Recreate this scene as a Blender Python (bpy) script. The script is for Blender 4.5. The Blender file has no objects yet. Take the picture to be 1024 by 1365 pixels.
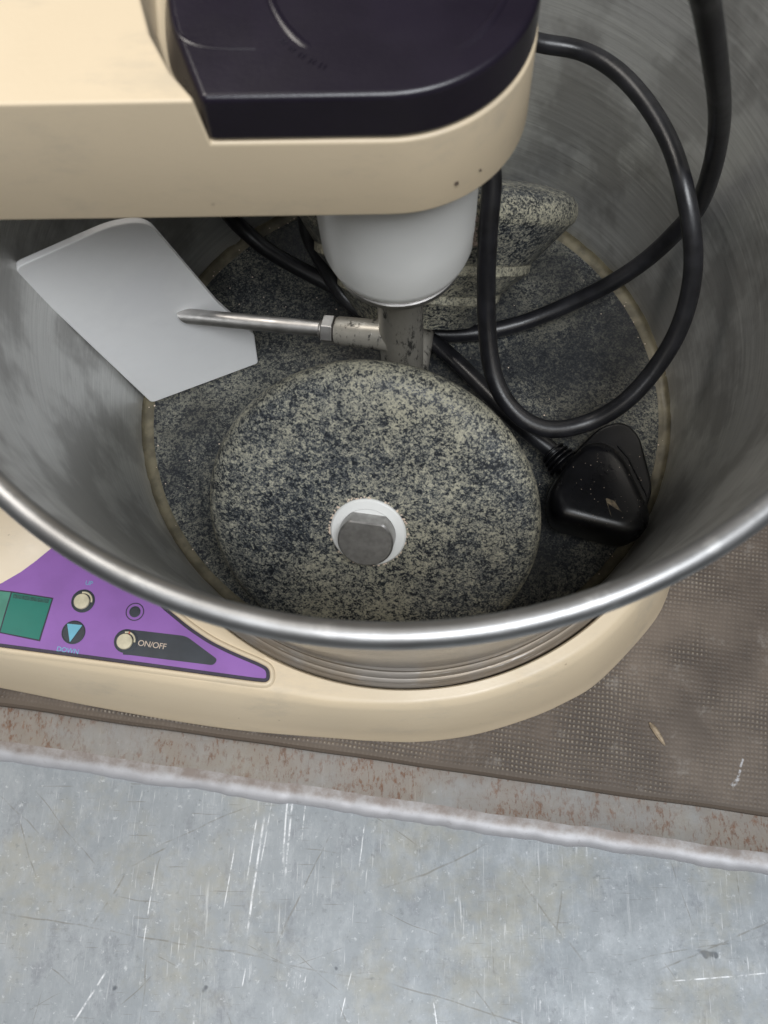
import bpy, bmesh, math, random
from mathutils import Vector, Matrix, noise

random.seed(7)
S = 0.001                      # the numbers below are millimetres; the scene is in metres
R = math.radians
PI = math.pi
scene = bpy.context.scene
C = scene.collection

# ------------------------------------------------------------------ camera
cam_d = bpy.data.cameras.new('camera')
cam = bpy.data.objects.new('camera', cam_d); C.objects.link(cam)
rv = Vector((0.999357, 0.008501, -0.034828)); uv = Vector((0.004171, 0.937315, 0.348459)); fv = Vector((-0.035607, 0.34838, -0.936677))
m = Matrix((rv, uv, -fv)).transposed().to_4x4()
m.translation = Vector((6.6, -181.5, 368.7)) * S
cam.matrix_world = m
cam_d.sensor_fit = 'VERTICAL'; cam_d.sensor_height = 24.0
cam_d.lens = 24.0 * 1400 / 1365
cam_d.clip_start = 0.01; cam_d.clip_end = 50
cam_d.dof.use_dof = True; cam_d.dof.focus_distance = 0.385; cam_d.dof.aperture_fstop = 15
scene.camera = cam

# ------------------------------------------------------------------ world and lamps (an indoor workshop)
w = bpy.data.worlds.new('World'); scene.world = w; w.use_nodes = True
bg = w.node_tree.nodes['Background']
bg.inputs[0].default_value = (0.66, 0.69, 0.74, 1); bg.inputs[1].default_value = 0.07

def lamp(name, loc, aim, size, size_y, power, col):
    d = bpy.data.lights.new(name, 'AREA'); d.shape = 'RECTANGLE'; d.size = size; d.size_y = size_y
    d.energy = power; d.color = col
    o = bpy.data.objects.new(name, d); C.objects.link(o)
    o.location = loc
    o.rotation_euler = (Vector(aim) - Vector(loc)).to_track_quat('-Z', 'Y').to_euler()
    return o
lamp('ceiling_lamp', (-0.95, 0.6, 1.85), (0, 0, 0), 0.9, 0.5, 20, (1.0, 0.945, 0.87))
lamp('doorway_light', (0.35, -0.9, 2.15), (0, 0, 0.1), 1.2, 0.8, 54, (0.94, 0.97, 1.0))

scene.view_settings.view_transform = 'Standard'
scene.view_settings.look = 'None'
scene.view_settings.exposure = 0.0
scene.view_settings.gamma = 1.0

# ------------------------------------------------------------------ material helpers
class NT:
    def __init__(s, name):
        s.m = bpy.data.materials.new(name); s.m.use_nodes = True
        s.t = s.m.node_tree; s.b = s.t.nodes['Principled BSDF']
    def n(s, typ, **kw):
        o = s.t.nodes.new(typ)
        for k, v in kw.items():
            if k.startswith('i_'):
                o.inputs[k[2:].replace('_', ' ')].default_value = v
            else: setattr(o, k, v)
        return o
    def l(s, a, b): s.t.links.new(a, b)
    def put(s, sock, v):
        if isinstance(v, bpy.types.NodeSocket): s.l(v, sock)
        else: sock.default_value = v
    def coord(s, scale=(1, 1, 1), rot=(0, 0, 0), loc=(0, 0, 0)):
        tc = s.n('ShaderNodeTexCoord'); mp = s.n('ShaderNodeMapping')
        mp.inputs['Scale'].default_value = scale; mp.inputs['Rotation'].default_value = rot; mp.inputs['Location'].default_value = loc
        s.l(tc.outputs['Object'], mp.inputs['Vector']); return mp.outputs[0]
    def noise(s, vec, scale, detail=4, rough=.55, dist=0.0):
        o = s.n('ShaderNodeTexNoise'); s.l(vec, o.inputs['Vector'])
        o.inputs['Scale'].default_value = scale; o.inputs['Detail'].default_value = detail
        o.inputs['Roughness'].default_value = rough; o.inputs['Distortion'].default_value = dist
        return o.outputs['Fac']
    def voro(s, vec, scale, out='Color', feature='F1', rnd=1.0):
        o = s.n('ShaderNodeTexVoronoi'); o.feature = feature; s.l(vec, o.inputs['Vector'])
        o.inputs['Scale'].default_value = scale; o.inputs['Randomness'].default_value = rnd
        return o.outputs[out]
    def math(s, op, a, b=0.0, c=0.0, clamp=False):
        o = s.n('ShaderNodeMath'); o.operation = op; o.use_clamp = clamp
        s.put(o.inputs[0], a); s.put(o.inputs[1], b); s.put(o.inputs[2], c)
        return o.outputs[0]
    def step(s, v, a, b, lo=0.0, hi=1.0):
        o = s.n('ShaderNodeMapRange'); o.interpolation_type = 'SMOOTHSTEP'
        s.put(o.inputs[0], v)
        for i, x in zip((1, 2, 3, 4), (a, b, lo, hi)): o.inputs[i].default_value = x
        return o.outputs[0]
    def mix(s, f, a, b, blend='MIX'):
        o = s.n('ShaderNodeMix'); o.data_type = 'RGBA'; o.blend_type = blend
        s.put(o.inputs[0], f)
        for i, v in ((6, a), (7, b)):
            if isinstance(v, tuple) and len(v) == 3: v = v + (1,)
            s.put(o.inputs[i], v)
        return o.outputs[2]
    def ramp(s, f, stops):
        o = s.n('ShaderNodeValToRGB'); s.l(f, o.inputs[0]); e = o.color_ramp.elements
        while len(e) < len(stops): e.new(0.5)
        for i, (p, c) in enumerate(stops):
            e[i].position = p; e[i].color = tuple(c) + (1,)
        return o.outputs[0]
    def bump(s, h, strength=.3, dist=.001, prev=None):
        o = s.n('ShaderNodeBump'); s.l(h, o.inputs['Height'])
        o.inputs['Strength'].default_value = strength; o.inputs['Distance'].default_value = dist
        if prev: s.l(prev, o.inputs['Normal'])
        s.l(o.outputs[0], s.b.inputs['Normal']); return o.outputs[0]
    def set(s, **kw):
        for k, v in kw.items():
            if isinstance(v, tuple) and len(v) == 3: v = v + (1,)
            s.put(s.b.inputs[k.replace('_', ' ')], v)
        return s

def plain(name, col, rough=.5, metal=0.0, var=.15, bumpy=0.0, nscale=120, spec=.5, dirt=None):
    t = NT(name); v = t.coord()
    f = t.noise(v, nscale, 5)
    lo = tuple(c * (1 - var) for c in col); hi = tuple(min(1, c * (1 + var)) for c in col)
    c = t.mix(t.step(f, .35, .65), lo, hi)
    if dirt:
        d = t.math('MULTIPLY', t.step(t.noise(v, 55, 6, .7), .56, .74), .55)
        c = t.mix(d, c, dirt)
    t.set(Base_Color=c, Metallic=metal, Roughness=t.step(t.noise(v, nscale * .4, 4), .3, .7, rough * .85, min(1, rough * 1.15)))
    t.b.inputs['Specular IOR Level'].default_value = spec
    if bumpy: t.bump(t.noise(v, 900, 3), bumpy, .0003)
    return t.m

def cream_plastic():
    t = NT('cream_plastic'); v = t.coord()
    c = t.mix(t.noise(v, 18, 3), (.70, .57, .39), (.755, .62, .44))
    spots = t.math('MULTIPLY', t.step(t.noise(v, 210, 3, .6), .70, .76), t.step(t.noise(v, 25, 2), .48, .62))
    c = t.mix(t.math('MULTIPLY', spots, .6), c, (.25, .16, .08))
    smear = t.math('MULTIPLY', t.step(t.noise(t.coord((1, 3, 2)), 26, 6, .7), .50, .72), .36)
    c = t.mix(smear, c, (.47, .41, .32))
    t.set(Base_Color=c, Roughness=t.step(t.noise(v, 30, 4), .3, .7, .34, .5))
    t.bump(t.noise(v, 650, 2), .12, .0003)
    return t.m

def granite(name, dust, dark):
    t = NT(name); v = t.coord()
    def cell(sc, off):
        q = t.n('ShaderNodeSeparateColor'); t.l(t.voro(t.coord(loc=(off, off, 0)), sc, 'Color'), q.inputs[0]); return q.outputs[0]
    v1 = cell(1500, 0); v2 = cell(2700, .3); n1 = t.noise(v, 2100, 3, .7)
    big = t.noise(v, 190, 5, .7)
    mv = t.math('ADD', t.math('MULTIPLY', v1, .30), t.math('MULTIPLY', v2, .30))
    mv = t.math('ADD', mv, t.math('MULTIPLY', n1, .40))
    v3 = cell(800, .7)
    mv = t.math('ADD', mv, t.math('SUBTRACT', t.step(v3, .86, .90, 0, .10), t.step(v3, .16, .12, 0, .12)))
    mv = t.math('ADD', mv, t.math('MULTIPLY', t.math('SUBTRACT', big, .5), .55))
    mv = t.math('ADD', mv, t.math('MULTIPLY', t.math('SUBTRACT', t.noise(t.coord(loc=(.6, .2, .1)), 48, 3, .5), .5), .28))
    a = (.007, .009, .012); b = (.030, .036, .045); c = (.10, .105, .105); d = (.24, .235, .19); e = (.40, .38, .30)
    col = t.ramp(mv, [(.27, a), (.41, b), (.52, c), (.66, d), (.82, e)])
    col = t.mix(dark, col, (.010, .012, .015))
    if name == 'granite_floor':          # darker patches in the stone, partly shade painted into the colour
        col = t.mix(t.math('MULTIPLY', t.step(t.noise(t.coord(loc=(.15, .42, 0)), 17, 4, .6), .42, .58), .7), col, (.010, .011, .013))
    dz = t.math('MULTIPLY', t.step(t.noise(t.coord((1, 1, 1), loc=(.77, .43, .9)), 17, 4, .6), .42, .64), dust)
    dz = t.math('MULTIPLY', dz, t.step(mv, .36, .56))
    if name == 'granite_roller':         # pale bands on the two ledges behind the roller: flour dust and painted-in light
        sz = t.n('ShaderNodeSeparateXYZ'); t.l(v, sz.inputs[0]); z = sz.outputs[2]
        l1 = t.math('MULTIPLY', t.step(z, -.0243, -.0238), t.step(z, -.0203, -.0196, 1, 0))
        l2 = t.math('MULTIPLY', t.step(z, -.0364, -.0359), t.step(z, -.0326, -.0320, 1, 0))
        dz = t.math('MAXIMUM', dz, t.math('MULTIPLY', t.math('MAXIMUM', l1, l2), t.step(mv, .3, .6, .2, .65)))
        rim_ = t.math('MULTIPLY', t.step(z, -.0056, -.0035), t.step(z, .0015, .006, 1, 0))  # pale band at the widest edge: dust plus painted light on the edge
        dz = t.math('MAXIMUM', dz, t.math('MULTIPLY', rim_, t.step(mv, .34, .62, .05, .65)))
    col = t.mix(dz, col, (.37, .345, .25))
    t.set(Base_Color=col, Roughness=t.step(v2, 0, 1, .40, .75))
    t.b.inputs['Specular IOR Level'].default_value = .35
    t.bump(n1, .25, .0003)
    return t.m

def steel(name, base=(.52, .52, .51), r0=.22, r1=.42, streak=260, metal=1.0):
    t = NT(name)
    tc = t.n('ShaderNodeTexCoord'); sx = t.n('ShaderNodeSeparateXYZ'); t.l(tc.outputs['Object'], sx.inputs[0])
    rad = t.math('SQRT', t.math('ADD', t.math('MULTIPLY', sx.outputs[0], sx.outputs[0]), t.math('MULTIPLY', sx.outputs[1], sx.outputs[1])))
    cx = t.math('DIVIDE', sx.outputs[0], rad); cy = t.math('DIVIDE', sx.outputs[1], rad)
    def cyl(k, kz, off=0.0):
        o = t.n('ShaderNodeCombineXYZ')
        t.l(t.math('MULTIPLY_ADD', cx, k, off), o.inputs[0]); t.l(t.math('MULTIPLY', cy, k), o.inputs[1])
        t.l(t.math('MULTIPLY', sx.outputs[2], kz), o.inputs[2]); return o.outputs[0]
    s1 = t.noise(cyl(.7, streak), 3, 6, .7)
    s2 = t.noise(cyl(3.2, streak * 3, 3.0), 2.5, 4, .7)
    s3 = t.noise(cyl(2.2, 18, 9.0), 1.6, 4, .6)
    col = t.mix(t.step(s1, .3, .7), tuple(c * .80 for c in base), base)
    col = t.mix(t.math('MULTIPLY', t.step(s2, .58, .70), .4), col, (.92, .92, .90))
    col = t.mix(t.math('MULTIPLY', t.step(s2, .38, .28), .35), col, (.10, .10, .10))
    col = t.mix(t.math('MULTIPLY', t.step(s3, .42, .60), .5), col, (.26, .25, .24))
    t.set(Base_Color=col, Metallic=metal, Roughness=t.step(t.math('ADD', t.math('MULTIPLY', s1, .6), t.math('MULTIPLY', s3, .4)), .35, .65, r0, r1))
    b = t.bump(s1, .35, .0004)
    t.bump(s2, .25, .0002, b)
    return t.m

EXTRA = []
for _k in range(26):
    _x, _y, _a, _l = random.uniform(-160, 140), random.uniform(-240, -150), random.uniform(0, PI), random.uniform(6, 30)
    EXTRA.append((_x, _y, _x + _l * math.cos(_a), _y + _l * math.sin(_a), random.uniform(.2, .4)))

def seg_masks(t, vec, segs, wob=.0016):
    """worn scratches: one soft line per segment (x0, y0, x1, y1, width in mm)"""
    nz = t.n('ShaderNodeTexNoise'); t.l(vec, nz.inputs['Vector']); nz.inputs['Scale'].default_value = 22; nz.inputs['Detail'].default_value = 3
    sub = t.n('ShaderNodeVectorMath'); sub.operation = 'SUBTRACT'; t.l(nz.outputs['Color'], sub.inputs[0]); sub.inputs[1].default_value = (.5, .5, .5)
    mu = t.n('ShaderNodeVectorMath'); mu.operation = 'SCALE'; t.l(sub.outputs[0], mu.inputs[0]); mu.inputs['Scale'].default_value = wob * 5
    ad = t.n('ShaderNodeVectorMath'); ad.operation = 'ADD'; t.l(vec, ad.inputs[0]); t.l(mu.outputs[0], ad.inputs[1])
    sx = t.n('ShaderNodeSeparateXYZ'); t.l(ad.outputs[0], sx.inputs[0]); X, Y = sx.outputs[0], sx.outputs[1]
    tot = None
    for (x0, y0, x1, y1, wd) in segs:
        dx, dy = (x1 - x0) * S, (y1 - y0) * S; L = math.hypot(dx, dy); ux, uy = dx / L, dy / L
        along = t.math('MULTIPLY_ADD', X, ux, t.math('MULTIPLY_ADD', Y, uy, -(x0 * S * ux + y0 * S * uy)))
        across = t.math('ABSOLUTE', t.math('MULTIPLY_ADD', X, -uy, t.math('MULTIPLY_ADD', Y, ux, (x0 * S * uy - y0 * S * ux))))
        a = t.step(across, wd * S * .3, wd * S, 1, 0)
        e = t.math('MULTIPLY', t.step(along, 0, L * .15), t.step(along, L * .8, L, 1, 0))
        mk = t.math('MULTIPLY', a, e)
        tot = mk if tot is None else t.math('MAXIMUM', tot, mk)
    return tot

def galvanised(name, rust=0.0, scratches=True):
    t = NT(name); v = t.coord()
    c = t.mix(t.step(t.noise(v, 24, 6, .7), .25, .75), (.235, .257, .275), (.285, .305, .32))
    c = t.mix(t.math('MULTIPLY', t.step(t.noise(t.coord((1, .45, 1)), 190, 6, .78), .42, .72), .42), c, (.40, .42, .44))
    c = t.mix(t.math('MULTIPLY', t.step(t.noise(t.coord((1, .6, 1), loc=(.5, .2, 0)), 95, 6, .78), .52, .70), .6), c, (.17, .18, .20))
    c = t.mix(t.math('MULTIPLY', t.step(t.noise(t.coord(loc=(.9, .3, 0)), 75, 3, .5), .70, .745), .8), c, (.07, .08, .095))
    c = t.mix(t.math('MULTIPLY', t.step(t.noise(t.coord(loc=(.2, .7, 0)), 20, 5, .7), .46, .68), .5), c, (.30, .28, .21))
    c = t.mix(t.math('MULTIPLY', t.step(t.noise(t.coord(loc=(.33, .1, 0)), 420, 4, .7), .60, .72), .45), c, (.60, .62, .64))
    c = t.mix(t.math('MULTIPLY', t.step(t.noise(t.coord(loc=(.13, .6, 0)), 300, 5, .7), .58, .70), .4), c, (.13, .14, .15))
    # fine up-and-down scuffs
    wv = t.n('ShaderNodeTexNoise'); t.l(v, wv.inputs['Vector']); wv.inputs['Scale'].default_value = 14
    wa = t.n('ShaderNodeVectorMath'); wa.operation = 'MULTIPLY_ADD'; t.l(wv.outputs['Color'], wa.inputs[0]); wa.inputs[1].default_value = (5, 5, 0); t.l(t.coord((900, 45, 1), rot=(0, 0, R(4))), wa.inputs[2])
    sc = t.noise(wa.outputs[0], 1, 4, .65)
    scm = t.math('MULTIPLY', t.step(sc, .58, .74), t.step(t.noise(t.coord(loc=(.1, .1, 0)), 26, 3), .48, .62))
    c = t.mix(t.math('MULTIPLY', scm, .6), c, (.72, .73, .74))
    sc2 = t.noise(t.coord((60, 1100, 1), rot=(0, 0, R(35))), 1, 3, .6)
    sc3 = t.noise(t.coord((50, 1000, 1), rot=(0, 0, R(-28))), 1, 3, .6)
    m2 = t.math('MAXIMUM', t.step(sc2, .66, .73), t.step(sc3, .67, .74))
    c = t.mix(t.math('MULTIPLY', m2, .5), c, (.15, .14, .125))
    sc4 = t.noise(t.coord((1300, 55, 1), rot=(0, 0, R(-14)), loc=(.2, 0, 0)), 1, 3, .6)
    sc5 = t.noise(t.coord((1200, 70, 1), rot=(0, 0, R(24)), loc=(.6, 0, 0)), 1, 3, .6)
    c = t.mix(t.math('MULTIPLY', t.math('MAXIMUM', t.step(sc4, .66, .74), t.step(sc5, .68, .75)), .5), c, (.55, .56, .58))
    if scratches:
        dk = seg_masks(t, v, [(-29.5, -156, -40, -178, .35), (-40, -178, -49.5, -199.5, .45), (-58, -145, -98, -163, .4), (-93, -163, -108, -170, .45), (-108, -170, -121, -193, .55),
             (-160, -186, -8, -209.5, .4), (-8, -209, 60, -226, .35), (40, -166.8, 66.5, -203.5, .5), (91, -206, 140, -184, .45), (80, -202, 138, -190, .35), (60, -176, 56, -195, .4),
             (-10, -176, 34, -160, .5), (-97, -202, -99, -228, .4), (-150, -140, -120, -170, .3), (100, -166, 108, -190, .3), (20, -205, 34, -222, .4)] + EXTRA)
        wt = seg_masks(t, v, [(-44.3, -138, -46.3, -174, .5), (-46.5, -137, -47.5, -170, .45), (-55, -148, -60, -196, .55), (-58, -150, -61, -176, .35), (-52, -140, -56, -170, .35), (-39, -137, -40.5, -160, .3), (-66, -160, -69, -185, .3),
             (-39, -206, -40, -213, .4), (-41, -206, -42, -213, .4), (-43.5, -206, -44.5, -212, .4), (-37, -206, -38, -213, .3), (-60, -205, -61, -212, .3),
             (-112, -206, -124, -226, .5), (-78, -216, -78, -232, .45), (-97, -170, -99, -200, .3), (96, -208, 138, -204, .35), (-16, -152, -18, -170, .3), (10, -215, 12, -228, .35), (-20, -205, -24, -222, .3)], .0004)
        c = t.mix(t.math('MULTIPLY', t.math('MULTIPLY', dk, t.step(t.noise(v, 120, 4, .7), .35, .6)), .5), c, (.13, .115, .09))
        c = t.mix(t.math('MULTIPLY', t.math('MULTIPLY', wt, t.step(t.noise(v, 200, 4, .7), .38, .6)), .75), c, (.78, .79, .81))
    if rust:
        pt = t.noise(t.coord((480, 260, 100), rot=(0, 0, R(-25))), 1, 5, .7)
        pt2 = t.noise(t.coord((900, 240, 100), rot=(0, 0, R(20))), 1, 4, .7)
        zone = t.step(t.noise(t.coord(loc=(.4, 0, 0)), 24, 4, .6), .30, .55)
        r = t.math('MULTIPLY', t.math('MAXIMUM', t.step(pt, .50, .66), t.step(pt2, .56, .68)), zone)
        c = t.mix(.45, c, (.27, .255, .235))
        c = t.mix(t.math('MULTIPLY_ADD', zone, .5, .15), c, (.21, .165, .125))
        c = t.mix(t.math('MULTIPLY', r, rust), c, t.mix(t.noise(v, 300, 2), (.075, .042, .03), (.22, .11, .06)))
    t.set(Base_Color=c, Metallic=.3, Roughness=t.step(t.noise(v, 90, 5, .7), .3, .7, .48, .58))
    b = t.bump(t.noise(v, 180, 6, .7), .22, .0004)
    t.bump(sc, .1, .0002, b)
    return t.m

def lip_metal():
    t = NT('rubbed_highlit_lip'); v = t.coord(rot=(0, 0, R(7.8)))
    s_ = t.n('ShaderNodeSeparateXYZ'); t.l(v, s_.inputs[0])
    c = t.mix(t.step(t.noise(v, 120, 5, .7), .35, .68), (.20, .165, .145), (.31, .295, .29))
    yy = t.math('ADD', s_.outputs[1], t.math('MULTIPLY', t.math('SUBTRACT', t.noise(v, 160, 4, .7), .5), .003))
    rub_highlight = t.step(yy, -.1450, -.1480)  # highlight along the rounded edge, painted as a paler band over worn metal
    c = t.mix(t.math('MULTIPLY', rub_highlight, .8), c, (.46, .46, .48))
    sp = t.step(t.noise(v, 520, 4, .7), .60, .70)
    c = t.mix(t.math('MULTIPLY', sp, .35), c, (.24, .22, .22))
    t.set(Base_Color=c, Metallic=.25, Roughness=.5)
    t.bump(t.noise(v, 500, 4, .6), .12, .0003)
    return t.m

def mat_rubber():
    t = NT('woven_mat'); tc = t.n('ShaderNodeTexCoord'); mp = t.n('ShaderNodeMapping'); t.l(tc.outputs['Object'], mp.inputs[0])
    mp.inputs['Rotation'].default_value = (0, 0, R(7.9))
    v = mp.outputs[0]
    wob = t.n('ShaderNodeTexNoise'); t.l(v, wob.inputs['Vector']); wob.inputs['Scale'].default_value = 40
    vm = t.n('ShaderNodeVectorMath'); vm.operation = 'MULTIPLY_ADD'; t.l(wob.outputs['Color'], vm.inputs[0]); vm.inputs[1].default_value = (.003, .003, 0); t.l(v, vm.inputs[2])
    sx = t.n('ShaderNodeSeparateXYZ'); t.l(vm.outputs[0], sx.inputs[0])
    k = 2 * PI / .00172
    a = t.math('SINE', t.math('MULTIPLY', sx.outputs[0], k)); b = t.math('SINE', t.math('MULTIPLY', sx.outputs[1], k * .92))
    g = t.math('MULTIPLY', t.math('ADD', a, 1.0), t.math('ADD', b, 1.0)); g = t.math('MULTIPLY', g, .25)
    wear = t.step(t.noise(v, 30, 5, .65), .35, .68)
    g = t.math('MULTIPLY', g, t.step(t.noise(v, 480, 3, .7), .32, .62, .25, 1.0))
    gp = t.math('MULTIPLY', g, t.math('MULTIPLY_ADD', wear, -.85, 1.0))
    c = t.mix(t.step(t.noise(v, 22, 5, .6), .3, .7), (.088, .066, .050), (.185, .146, .114))
    c = t.mix(t.math('MULTIPLY', t.step(gp, .25, .7), .65), c, (.38, .335, .275))
    c = t.mix(t.math('MULTIPLY', t.step(g, .18, .02), t.math('MULTIPLY_ADD', wear, -.5, .6)), c, (.045, .038, .034))
    c = t.mix(t.math('MULTIPLY', t.step(t.noise(v, 90, 5, .7), .58, .72), .4), c, (.30, .27, .24))
    wt = seg_masks(t, tc.outputs['Object'], [(124.5, -138.6, 127, -136.2, 1.0), (126, -137.5, 128.2, -134.4, .9), (127.6, -134.6, 129.2, -131.5, .6), (129, -131, 130.6, -127.5, .55), (23, -113, 24, -119, .5)], .0012)
    wt = t.math('MULTIPLY', wt, t.step(t.noise(v, 420, 4, .7), .38, .56))
    c = t.mix(t.math('MULTIPLY', wt, .75), c, (.62, .62, .64))
    sy = t.n('ShaderNodeSeparateXYZ'); t.l(v, sy.inputs[0]); edge = t.step(sy.outputs[1], -.1272, -.1262, 1, 0)
    c = t.mix(t.math('MULTIPLY', edge, .85), c, (.10, .075, .055))
    t.set(Base_Color=c, Roughness=.62)
    gp = t.math('MULTIPLY', gp, t.math('SUBTRACT', 1.0, edge))
    t.bump(gp, .8, .0006)
    return t.m

M = {}
M['cream'] = cream_plastic()
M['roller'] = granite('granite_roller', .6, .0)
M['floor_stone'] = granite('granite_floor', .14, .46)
M['steel'] = steel('brushed_steel', (.84, .84, .82), .30, .46, metal=.80)
M['shell'] = steel('outer_shell_steel', (.62, .61, .59), .14, .24, 90)
M['rim'] = steel('rim_steel', (.50, .50, .50), .42, .52, 60)
M['foot_steel'] = steel('dull_ring_steel', (.30, .25, .195), .42, .6, 500, .5)
M['white'] = plain('white_plastic', (.78, .78, .76), .32, var=.04, nscale=20)
M['white'].node_tree.nodes['Principled BSDF'].inputs['Subsurface Weight'].default_value = .25
M['white'].node_tree.nodes['Principled BSDF'].inputs['Subsurface Radius'].default_value = (.004, .004, .004)
M['blade'] = plain('scraper_plastic', (.95, .95, .96), .42, var=.05, nscale=30)
for q_ in ('Subsurface Weight',): M['blade'].node_tree.nodes['Principled BSDF'].inputs[q_].default_value = .9
M['blade'].node_tree.nodes['Principled BSDF'].inputs['Subsurface Radius'].default_value = (.009, .009, .009)
M['metal'] = plain('turned_steel', (.48, .465, .45), .46, 1.0, .12, .05, 200)
M['worn'] = plain('stained_shaft_steel', (.46, .44, .40), .45, .7, .35, .3, 130, dirt=(.02, .02, .022))
def stained():
    t = NT('stained_shaft_steel'); v = t.coord((1, 1, .35))
    c = t.mix(t.noise(v, 120, 5, .7), (.30, .28, .24), (.56, .53, .47))
    k = t.step(t.noise(t.coord((1, 1, .3), loc=(.21, .05, 0)), 170, 6, .75), .50, .60)
    c = t.mix(t.math('MULTIPLY', k, .9), c, (.018, .019, .02))
    t.set(Base_Color=c, Metallic=.55, Roughness=t.step(k, 0, 1, .36, .6)); t.bump(k, .2, .0003)
    return t.m
M['worn'] = stained()
M['dullend'] = plain('dull_shaft_end', (.36, .35, .34), .42, .9, .1, .05, 400)
M['cap'] = plain('aubergine_plastic', (.0125, .009, .017), .30, var=.12, bumpy=.1, nscale=60, spec=.6)
M['black'] = plain('black_plastic', (.0035, .0035, .0045), .30, var=.3, bumpy=.08, nscale=150, dirt=(.012, .011, .010), spec=.4)
M['cord'] = plain('black_rubber', (.010, .010, .012), .36, var=.3, bumpy=.15, nscale=150)
M['seal'] = plain('yellowed_sealant', (.125, .108, .07), .5, var=.3, nscale=160, bumpy=.3)
M['purple'] = plain('purple_print', (.285, .125, .42), .42, var=.06, nscale=60)
M['ink'] = plain('dark_print', (.035, .028, .05), .42, var=.1)
M['slate'] = plain('slate_print', (.035, .042, .052), .42, var=.12)
M['green'] = plain('green_window', (.010, .165, .125), .42, var=.12, nscale=50)
M['darkgreen'] = plain('dark_green_print', (.008, .085, .07), .3, var=.4, nscale=900)
M['palegreen'] = plain('pale_green_window', (.075, .25, .185), .42, var=.1)
M['blue'] = plain('light_blue_print', (.16, .45, .58), .45, var=.06)
M['creamtext'] = plain('cream_print', (.62, .50, .40), .5, var=.05)
M['button'] = plain('cream_button', (.62, .56, .40), .4, var=.1, nscale=300)
M['grime'] = plain('dirt', (.05, .035, .025), .8, var=.3)
M['tape'] = plain('torn_label', (.12, .09, .05), .5, var=.6, nscale=500)
M['wood'] = plain('wood_splinter', (.36, .28, .19), .7, var=.3, nscale=500)
M['mat'] = mat_rubber()
M['bench'] = galvanised('galvanised_plate')
M['strip'] = galvanised('rusty_galvanised_strip', .95, False)
M['lip'] = lip_metal()
M['frame'] = plain('grey_steel_leg', (.25, .25, .26), .5, .5)
M['rubber'] = plain('dark_rubber_foot', (.03, .03, .03), .7)
M['concrete'] = plain('concrete_floor', (.20, .20, .19), .8, nscale=6)
M['brass'] = plain('brass_pin', (.55, .42, .18), .3, 1.0, .1)
M['red'] = plain('red_fleck', (.5, .12, .08), .5)

# ------------------------------------------------------------------ mesh helpers
def tag(o, label=None, cat=None, group=None, kind=None):
    if label: o['label'] = label
    if cat: o['category'] = cat
    if group: o['group'] = group
    if kind: o['kind'] = kind
    return o
def empty(name, loc=(0, 0, 0)):
    o = bpy.data.objects.new(name, None); C.objects.link(o); o.location = Vector(loc) * S
    o.empty_display_size = .02
    return o
def finish(name, bm, mat, parent=None, bevel=0, seg=2, ang=35, mw=None):
    bmesh.ops.recalc_face_normals(bm, faces=bm.faces)
    for v in bm.verts: v.co *= S
    for f in bm.faces: f.smooth = True
    me = bpy.data.meshes.new(name); bm.to_mesh(me); bm.free()
    me.set_sharp_from_angle(angle=R(ang))
    me.materials.append(mat)
    o = bpy.data.objects.new(name, me); C.objects.link(o)
    if bevel:
        b = o.modifiers.new('bevel', 'BEVEL'); b.width = bevel * S; b.segments = seg; b.limit_method = 'ANGLE'; b.angle_limit = R(30)
        b.harden_normals = True
    if mw is not None: o.matrix_world = mw
    if parent is not None:
        o.parent = parent
        pw = parent.matrix_world if parent.parent is None else parent.matrix_world
        o.matrix_parent_inverse = Matrix.Identity(4)
        base = WORLD.get(parent.name, Matrix.Translation(parent.location) if parent.type == 'EMPTY' else parent.matrix_basis.copy())
        o.matrix_basis = base.inverted() @ (mw if mw is not None else Matrix.Identity(4))
        WORLD[o.name] = mw if mw is not None else Matrix.Identity(4)
    else:
        WORLD[o.name] = mw if mw is not None else Matrix.Identity(4)
    return o
WORLD = {}
def reg(e): WORLD[e.name] = Matrix.Translation(e.location); return e

def loft(bm, rings, close=True, cap0=False, cap1=False):
    vs = [[bm.verts.new(p) for p in r] for r in rings]
    n = len(vs[0])
    for a, b in zip(vs, vs[1:]):
        for i in range(n if close else n - 1):
            j = (i + 1) % n
            bm.faces.new((a[i], a[j], b[j], b[i]))
    if cap0: bm.faces.new(vs[0][::-1])
    if cap1: bm.faces.new(vs[-1])
    return vs
def lathe(bm, prof, n=96, cap0=False, cap1=False):
    rings = [[(r * math.cos(2 * PI * i / n), r * math.sin(2 * PI * i / n), z) for i in range(n)] for r, z in prof]
    return loft(bm, rings, True, cap0, cap1)
def prism(bm, pts, z0, z1, taper=0.0):
    cx = sum(p[0] for p in pts) / len(pts); cy = sum(p[1] for p in pts) / len(pts)
    top = [(p[0] + (cx - p[0]) * taper, p[1] + (cy - p[1]) * taper, z1) for p in pts]
    loft(bm, [[(p[0], p[1], z0) for p in pts], top], True, True, True)
def rounded(pts, rad, seg=6):
    """round the corners of a polygon; rad is a number or one per corner"""
    out = []; n = len(pts)
    for i in range(n):
        p = Vector(pts[i][:2]); a = Vector(pts[i - 1][:2]); b = Vector(pts[(i + 1) % n][:2])
        r = rad[i] if isinstance(rad, (list, tuple)) else rad
        if r <= 0: out.append((p.x, p.y)); continue
        da = (a - p); db = (b - p); r = min(r, da.length * .48, db.length * .48)
        s = p + da.normalized() * r; e = p + db.normalized() * r
        for k in range(seg + 1):
            t = k / seg
            q = s.lerp(p, t).lerp(p.lerp(e, t), t); out.append((q.x, q.y))
    return out
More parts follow.
